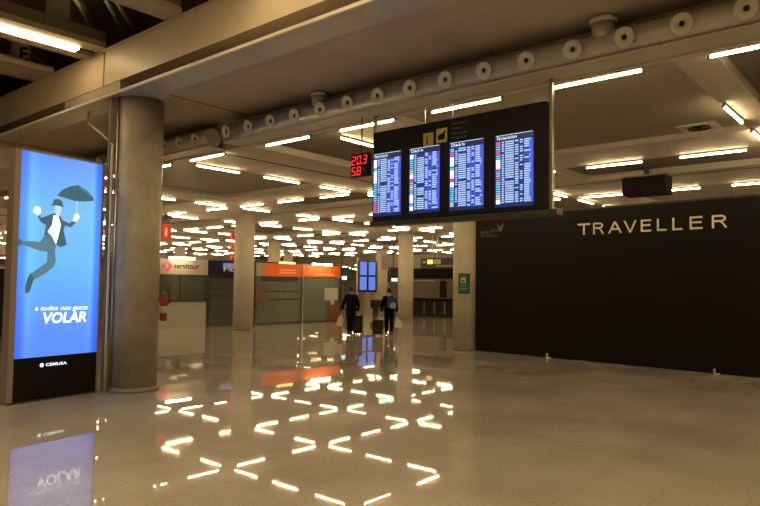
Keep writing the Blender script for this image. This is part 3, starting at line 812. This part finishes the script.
# dark kiosk far left behind the totem
t = thing('dark_kiosk', (6.5, 22.5, 0), 'low black kiosk with a pale top rail behind the totem', 'kiosk')
MB().box((3.5, 22.3, 0), (8.4, 25, 2.15)).build('body', MT['black'], t)
MB().box((3.48, 22.26, 2.15), (8.42, 25, 2.21)).build('top_rail', MT['rail'], t)

# hanging red sign
t = thing('hanging_sign', (12.2, 20, 3.5), 'red hanging sign with a pale upright symbol right of the nearest column', 'sign')
MB().box((12.02, 19.97, 3.26), (12.40, 20.03, 3.78)).build('sign_board', MT['red'], t)
MB().box((12.14, 19.96, 3.36), (12.24, 19.97, 3.66)).build('symbol', MT['redl'], t)
for xx in (12.08, 12.33): MB().cyl((xx, 20, 3.78), (xx, 20, 4.42), .008, 6).build('hanger', MT['steel'], t)
# three red boxes on the left of the second row column
for k, (zz, ch, lab) in enumerate([(3.60, 'I', 'topmost'), (3.20, 'D', 'middle'), (2.80, 'F', 'lowest')]):
    c = V(U0 + P0, V0 + P0, 0) - RH * .47 + FH * .22
    t = thing('sign_box', (c.x, c.y, zz), lab + ' of the three red lit sign boxes on the column in front of the shops', 'sign', 'red sign boxes on the column')
    MB().obox(c, RH, Z, -FH, (-.13, zz - .14, -.13), (.13, zz + .14, .13)).build('box', MT['red'], t, .02)
    text(ch, .18, c - RH * .08 + Z * (zz - .09), RH, Z, -FH, MT['redl'], 'symbol', t, .136, bold=.02)

# green sign on the column
c = V(U0 + P0, V0, 0)
GD = (-FH * .995 - RH * .30).normalized(); GR = V(-GD.y, GD.x, 0)
if GR.dot(RH) < 0: GR = -GR
go = c + GD * .40
t = thing('green_sign', (go.x, go.y, 1.6), 'green emergency sign on the column by the black wall', 'sign')
MB().obox(go, GR, Z, GD, (-.16, 1.56, -.01), (.16, 2.12, .01)).build('sign_board', MT['green'], t)
pc = MB().obox(go, GR, Z, GD, (-.10, 1.86, .01), (.05, 2.01, .014)).build('symbol', MT['paper'], t)
MB().prism([(-.07, 1.88), (.02, 1.90), (.0, 1.95), (-.06, 1.93)], go, GR, Z, GD, .0145, .017).build('pictogram', MT['green'], pc)
for zz, wd in ((2.05, .2), (1.80, .24), (1.75, .20), (1.70, .25), (1.65, .22)): MB().obox(go, GR, Z, GD, (-.13, zz, .01), (-.13 + wd, zz + .02, .013)).build('text_line', MT['greenl'], t)

# ------------------------------------------------------------------ far end of the hall
def far_box(name, a, b, m, label, cat, group=None):
    o = MB().box(a, b).build(name, m); return tag(o, label, cat, group)
# 2x2 screen stand
t = thing('screen_stand', (29.9, 27, 0), 'far stand of four blue flight screens stacked two by two', 'display')
MB().box((29.80, 27.04, 1.35), (31.55, 27.20, 3.30)).build('housing', MT['dark'], t)
for x0 in (29.95, 30.78):
    for z0 in (1.48, 2.42):
        MB().box((x0, 27.02, z0), (x0 + .62, 27.04, z0 + .82)).build('screen', MT['lcd_f'], t)
for xx in (29.76, 31.6): MB().box((xx, 27.05, 0), (xx + .08, 27.15, 3.5 if xx < 30 else 4.42)).build('post', MT['rail'], t)
def bench(x, y):
    t = thing('seat_row', (x, y, 0), 'dark row of waiting seats under the far screens', 'bench')
    MB().box((x - .8, y - .03, .36), (x + .8, y + .03, .42)).build('beam', MT['dark'], t)
    for k in range(3):
        q = x - .8 + .54 * k
        MB().box((q, y - .25, .42), (q + .5, y + .22, .47)).build('seat', MT['dark'], t, .01)
        MB().box((q, y + .2, .47), (q + .5, y + .25, .88)).build('backrest', MT['dark'], t, .01)
    for xx in (x - .6, x + .6): MB().box((xx - .03, y - .2, 0), (xx + .03, y + .2, .36)).build('leg', MT['dark'], t)
bench(30.4, 25.6)
def hang_display(x, y, z0, z1, w, label, lit=True):
    t = thing('hanging_display', (x, y, z0), label, 'display')
    MB().box((x - w / 2, y, z0), (x + w / 2, y + .25, z1)).build('housing', MT['dark'], t)
    if lit: MB().box((x - w * .42, y - .01, z0 + .04), (x + w * .30, y, z0 + .24)).build('lit_panel', MT['lcd_w'], t)
    MB().cyl((x, y + .12, z1), (x, y + .12, 4.42), .03, 8).build('hanger', MT['dark'], t)
hang_display(25.9, 24.6, 2.02, 2.75, .9, 'dark hanging display with a small lit panel above the left traveller')
hang_display(31.5, 25.5, 2.0, 2.9, .8, 'dark hanging display with a small lit panel left of the middle column')
far_box('dark_cabinet', (26.4, 26.2, 0), (27.6, 27.0, 1.7), MT['truss'], 'tall dark cabinet beyond the shops behind the left traveller', 'cabinet')
far_box('orange_kiosk', (33.2, 26.6, 0), (33.9, 27.2, 1.75), MT['orange'], 'orange kiosk far behind the right traveller', 'kiosk')
# right middle background
t = thing('information_desk', (31, 22, 0), 'long dark desk with pale back wall between the two right columns', 'desk')
MB().box((30.2, 15, 0), (30.6, 23.1, 1.02)).build('desk_front', MT['darkbrown'], t)
MB().box((30.0, 15, 1.02), (30.9, 23.2, 1.07)).build('desk_top', MT['matt'], t)
for yy in (20.8, 21.5, 22.2): MB().box((30.12, yy, .2), (30.2, yy + .05, .9)).build('desk_strut', MT['truss'], t)
MB().box((33.0, 14, 0), (33.2, 27.2, 2.5)).build('back_wall', MT['brownish'], t)
MB().box((32.2, 22.3, 1.07), (32.5, 22.6, 2.1)).build('pillar', MT['darkbrown'], t)
t = thing('dark_fascia', (30, 20, 2.2), 'dark overhead fascia across the far desk area', 'fascia')
MB().box((30.0, 14, 2.18), (30.3, 23.1, 2.78)).build('fascia_board', MT['matt'], t)
MB().box((29.95, 21.4, 2.06), (30.0, 23.1, 2.09)).build('light_line', MT['rail'], t)
t = thing('wayfinding_sign', (28.0, 19.5, 3), 'far dark hanging wayfinding sign with yellow and white panels', 'sign')
MB().box((28.0, 17.8, 2.72), (28.1, 20.9, 3.25)).build('sign_board', MT['dark'], t)
MB().box((27.98, 20.1, 2.93), (28.0, 20.45, 3.17)).build('yellow_panel', MT['lcd_y'], t)
MB().box((27.98, 19.6, 2.93), (28.0, 20.05, 3.17)).build('white_panel', MT['paper'], t)
MB().box((27.98, 18.4, 2.80), (28.0, 19.9, 2.86)).build('yellow_line', MT['yellow'], t)
MB().box((27.98, 20.55, 2.98), (28.0, 20.75, 3.10)).build('yellow_arrow', MT['yellow'], t)
for yy in (19.85, 20.15): MB().cyl((28.05, yy, 3.25), (28.05, yy, 4.42), .04, 8).build('hanger', MT['rail'], t)
t = thing('duct_hangers_panel', (35.5, 24, 3.2), 'broad dark service bulkhead above the far desk', 'bulkhead')
MB().box((35.5, 12, 2.9), (35.8, 30, 3.9)).build('bulkhead_board', MT['truss'], t)

# ------------------------------------------------------------------ people
def skin_mesh(verts, edges, radii, m, name, parent, sub=2):
    me = bpy.data.meshes.new('s'); me.from_pydata([tuple(v) for v in verts], edges, [])
    o = bpy.data.objects.new('s', me); COL.objects.link(o)
    md = o.modifiers.new('skin', 'SKIN'); md.use_smooth_shade = True
    for i, r in enumerate(radii):
        d = me.skin_vertices[0].data[i]; d.radius = (r if isinstance(r, tuple) else (r, r)); d.use_root = (i == 0)
    s = o.modifiers.new('sub', 'SUBSURF'); s.levels = sub; s.render_levels = sub
    dg = bpy.context.evaluated_depsgraph_get()
    me2 = bpy.data.meshes.new_from_object(o.evaluated_get(dg))
    bpy.data.objects.remove(o)
    mb = MB()
    mb.add([v.co for v in me2.vertices], [list(p.vertices) for p in me2.polygons], 0, True)
    bpy.data.meshes.remove(me2)
    return mb.build(name, m, parent)
def person(bx, by, H, pose, label, coat, trouser, hair_r=.105, coatlen=.0):
    t = thing('person', (bx, by, 0), label, 'person')
    O = V(bx, by, 0)
    def p(r, f, z): return O + RH * (r * H) + FH * (f * H) + Z * (z * H)
    lh, rh, lf, rf, lk, rk, le, re, lean = [pose[k] for k in ('lh', 'rh', 'lf', 'rf', 'lk', 'rk', 'le', 're', 'lean')]
    hd = lean
    pel = p(0, 0, .53); ch = p(0, lean * .5, .70); nk = p(0, lean * .8, .83); hdp = p(0, lean * 1.2, .93)
    J = [pel, p(0, lean * .2, .60), ch, p(0, lean * .7, .79), nk, p(0, lean, .87), hdp,      # 0-6
         p(-.10, lean * .7, .80), p(*le), p(*lh), p(.10, lean * .7, .80), p(*re), p(*rh),    # 7-12
         p(-.055, 0, .50), p(*lk), p(*lf), p(.055, 0, .50), p(*rk), p(*rf),                   # 13-18
         p(lf[0], lf[1] + .07, .02), p(rf[0], rf[1] + .07, .02)]
    E_ = [(0, 1), (1, 2), (2, 3), (3, 4), (4, 5), (5, 6), (3, 7), (7, 8), (8, 9), (3, 10), (10, 11), (11, 12), (0, 13), (13, 14), (14, 15), (0, 16), (16, 17), (17, 18), (15, 19), (18, 20)]
    R_ = [.085, .075, .09, .075, .035, .036, .055, .035, .026, .018, .035, .026, .018, .055, .036, .024, .055, .036, .024, .02, .02]
    skin_mesh(J, E_, [r * H for r in R_], MT['skin'], 'body', t)
    # coat: torso and sleeves
    ci = [0, 1, 2, 3, 7, 8, 9, 10, 11, 12]
    cv = [J[i].copy() for i in ci]; cv.append(p(0, lean * .8, .845)); cv.append(p(0, -.005, .53 - .06 - coatlen))
    cv[6] = cv[6].lerp(cv[5], .15); cv[9] = cv[9].lerp(cv[8], .15)
    skin_mesh(cv, [(0, 1), (1, 2), (2, 3), (3, 4), (4, 5), (5, 6), (3, 7), (7, 8), (8, 9), (3, 10), (0, 11)], [x * H for x in (.105, .10, .112, .09, .050, .041, .030, .050, .041, .030, .045, .108)], coat, 'jacket', t)
    tv = [p(0, 0, .53), J[13], J[14], J[15], J[16], J[17], J[18]]
    tv[3] = tv[3].lerp(tv[2], .06); tv[6] = tv[6].lerp(tv[5], .06)
    skin_mesh(tv, [(0, 1), (1, 2), (2, 3), (0, 4), (4, 5), (5, 6)], [x * H for x in (.09, .068, .048, .036, .068, .048, .036)], trouser, 'trousers', t)
    for i in (15, 18):
        a = J[i]; b = J[19 if i == 15 else 20]
        MB().prism([(-.026 * H, -.035 * H), (.026 * H, -.035 * H), (.032 * H, .06 * H), (.02 * H, .105 * H), (-.02 * H, .105 * H), (-.032 * H, .06 * H)], V(a.x, a.y, max(0, a.z - .022 * H)), RH, FH, Z, 0, .038 * H).build('shoe', MT['rubber'], t, .006)
    # head: ellipsoid with face features, and a cap of hair
    c = hdp + Z * .005 * H
    hb = MB()
    fd = (FH - Z * .25 * (lean > .03)).normalized()
    hb.lathe(c - Z * .062 * H, Z, [(.012 * H, 0), (.034 * H, .012 * H), (.044 * H, .035 * H), (.050 * H, .065 * H), (.048 * H, .09 * H), (.034 * H, .115 * H), (.008 * H, .128 * H)], 20)
    hb.prism([(-.008 * H, -.01 * H), (.008 * H, -.01 * H), (.004 * H, .02 * H)], c, RH, Z, FH, .04 * H, .064 * H)
    for s in (-1, 1): hb.box((c + RH * s * .05 * H - V(.008, .008, .02)), (c + RH * s * .05 * H + V(.008, .008, .02)))
    hb.build('head', MT['skin'], t)
    fc = MB()
    for s in (-1, 1): fc.prism([(s * .018 * H - .008, .008), (s * .018 * H + .008, .008), (s * .018 * H, .018)], c, RH, Z, FH, .045 * H, .051 * H)
    fc.prism([(-.02, -.045), (.02, -.045), (.0, -.038)], c, RH, Z, FH, .040 * H, .049 * H)
    fc.build('face_features', MT['hair'], t)
    hc = c - FH * .010 * H
    MB().lathe(hc - Z * .03 * H, Z, [(.030 * H, 0), (.050 * H, .015 * H), (.056 * H, .045 * H), (.053 * H, .075 * H), (.036 * H, .098 * H), (.008 * H, .108 * H)], 20).build('hair', MT['hair'], t)
    # hands: palm and five fingers curled round what they hold
    for hp in (J[9], J[12]):
        pb_ = MB().obox(hp, RH, Z, FH, (-.013 * H, -.045 * H, -.02 * H), (.013 * H, 0.0, .02 * H))
        for k in range(4):
            f0 = -.017 * H + .0115 * H * k
            ln = (.030, .036, .034, .026)[k] * H
            b0 = hp - Z * .045 * H + FH * f0
            pb_.tube([b0, b0 - Z * ln * .5 + RH * .002, b0 - Z * ln * .8 - RH * .012 * H], .005 * H, 6)
        b0 = hp - Z * .015 * H + FH * .02 * H
        pb_.tube([b0, b0 + FH * .015 * H - Z * .015 * H, b0 + FH * .012 * H - Z * .035 * H], .006 * H, 6)
        pb_.build('hand', MT['skin'], t)
    return t, p, J
H1 = 1.70
t1, p1, J1 = person(16.87, 15.62, H1, dict(lh=(-.20, .06, .50), rh=(.135, -.05, .47), lf=(-.055, .05, .04), rf=(.0, -.12, .05), lk=(-.05, .07, .27), rk=(.03, .0, .27), le=(-.17, .0, .63), re=(.15, -.03, .63), lean=.05),
                    'person in a long black coat walking away with a handbag and a suitcase', MT['coat'], MT['trouser'], coatlen=.04)
H2 = 1.66
t2, p2, J2 = person(17.86, 14.70, H2, dict(lh=(-.16, -.04, .47), rh=(.16, .02, .47), lf=(-.055, .03, .04), rf=(.055, -.03, .04), lk=(-.055, .04, .27), rk=(.055, .0, .27), le=(-.155, .0, .63), re=(.155, .0, .63), lean=.02),
                    'person in dark clothes with a blue and grey backpack walking away', MT['coat'], MT['trouser'])
# handbag of the left person
hb = J1[9]
t = thing('handbag', (hb.x, hb.y, hb.z - .5), 'beige handbag hanging from the left arm of the person in black', 'bag')
hb2 = hb - RH * .02 - Z * .12
MB().prism([(-.16, -.40), (.05, -.42), (.09, -.22), (.04, -.02), (-.03, -.02), (-.14, -.2)], hb2, RH, Z, FH, -.06, .06).build('bag_body', MT['bag'], t, .01)
MB().tube([hb2 + V(0, 0, -.03), hb2 + Z * .05 - RH * .02, hb2 + Z * .10], .01, 6).build('strap', MT['bag'], t)
# white carrier bag
hb = J2[12]
t = thing('carrier_bag', (hb.x, hb.y, hb.z - .5), 'pale plastic carrier bag in the right hand of the backpacker', 'bag')
MB().prism([(-.06, -.44), (.20, -.44), (.22, -.30), (.10, -.16), (.03, -.06), (-.01, -.06), (-.04, -.22)], hb - Z * .05, RH, Z, FH, -.07, .07).build('bag_body', MT['bagw'], t, .01)
MB().tube([hb - Z * .10, hb - Z * .03, hb - Z * .05 + RH * .02], .012, 6).build('handle', MT['bagw'], t)
# backpack
c = p2(.045, -.13, .70)
t = thing('backpack', tuple(c), 'blue and grey backpack on the back of the right traveller', 'backpack')
MB().prism([(-.15, -.18), (.15, -.20), (.17, .05), (.10, .20), (-.08, .20), (-.16, .06)], c, RH, Z, -FH, -.06, .08).build('pack_body', MT['packb'], t, .015)
MB().prism([(-.06, -.19), (.15, -.20), (.16, -.01), (.06, .03), (-.05, -.02)], c, RH, Z, -FH, .08, .13).build('front_pocket', MT['packg'], t, .01)
for s in (-.1, .1): MB().tube([c + RH * s + Z * .18 + FH * .05, c + RH * s + Z * .24 + FH * .12, c + RH * s + Z * .18 + FH * .24], .015, 6).build('strap', MT['packg'], t)
def suitcase(c, w, h, d, m, hand, label):
    t = thing('suitcase', (c.x, c.y, 0), label, 'suitcase')
    MB().obox(c, RH, Z, FH, (-w / 2, .06, -d / 2), (w / 2, .06 + h, d / 2)).build('shell', m, t, .03)
    for s in (-.3, 0, .3): MB().obox(c, RH, Z, FH, (s * w - .012, .10, -d / 2 - .008), (s * w + .012, .02 + h, -d / 2)).build('rib', MT['rubber'], t)
    for s in (-1, 1):
        MB().cyl(c + RH * (s * w * .36 - .015) + Z * .03 - FH * (d * .3), c + RH * (s * w * .36 + .015) + Z * .03 - FH * (d * .3), .03, 14).build('wheel', MT['rubber'], t)
        MB().cyl(c + RH * (s * w * .36 - .015) + Z * .03 + FH * (d * .3), c + RH * (s * w * .36 + .015) + Z * .03 + FH * (d * .3), .03, 14).build('wheel', MT['rubber'], t)
    tp = c + Z * (.06 + h)
    hd = MB()
    for s in (-.07, .07): hd.tube([tp + RH * s, hand + RH * s], .009, 6)
    hd.tube([hand - RH * .09, hand + RH * .09], .014, 8)
    hd.build('handle', MT['steel'], t)
suitcase(V(17.20, 15.52, 0) - RH * .05 , .34, .66, .24, MT['case1'], J1[12] - Z * .09, 'tall dark maroon suitcase pulled by the person in the black coat')
suitcase(V(17.36, 14.88, 0) + RH * .06, .38, .50, .24, MT['case2'], J2[9] - Z * .09, 'low dark brown suitcase pulled by the backpacker')
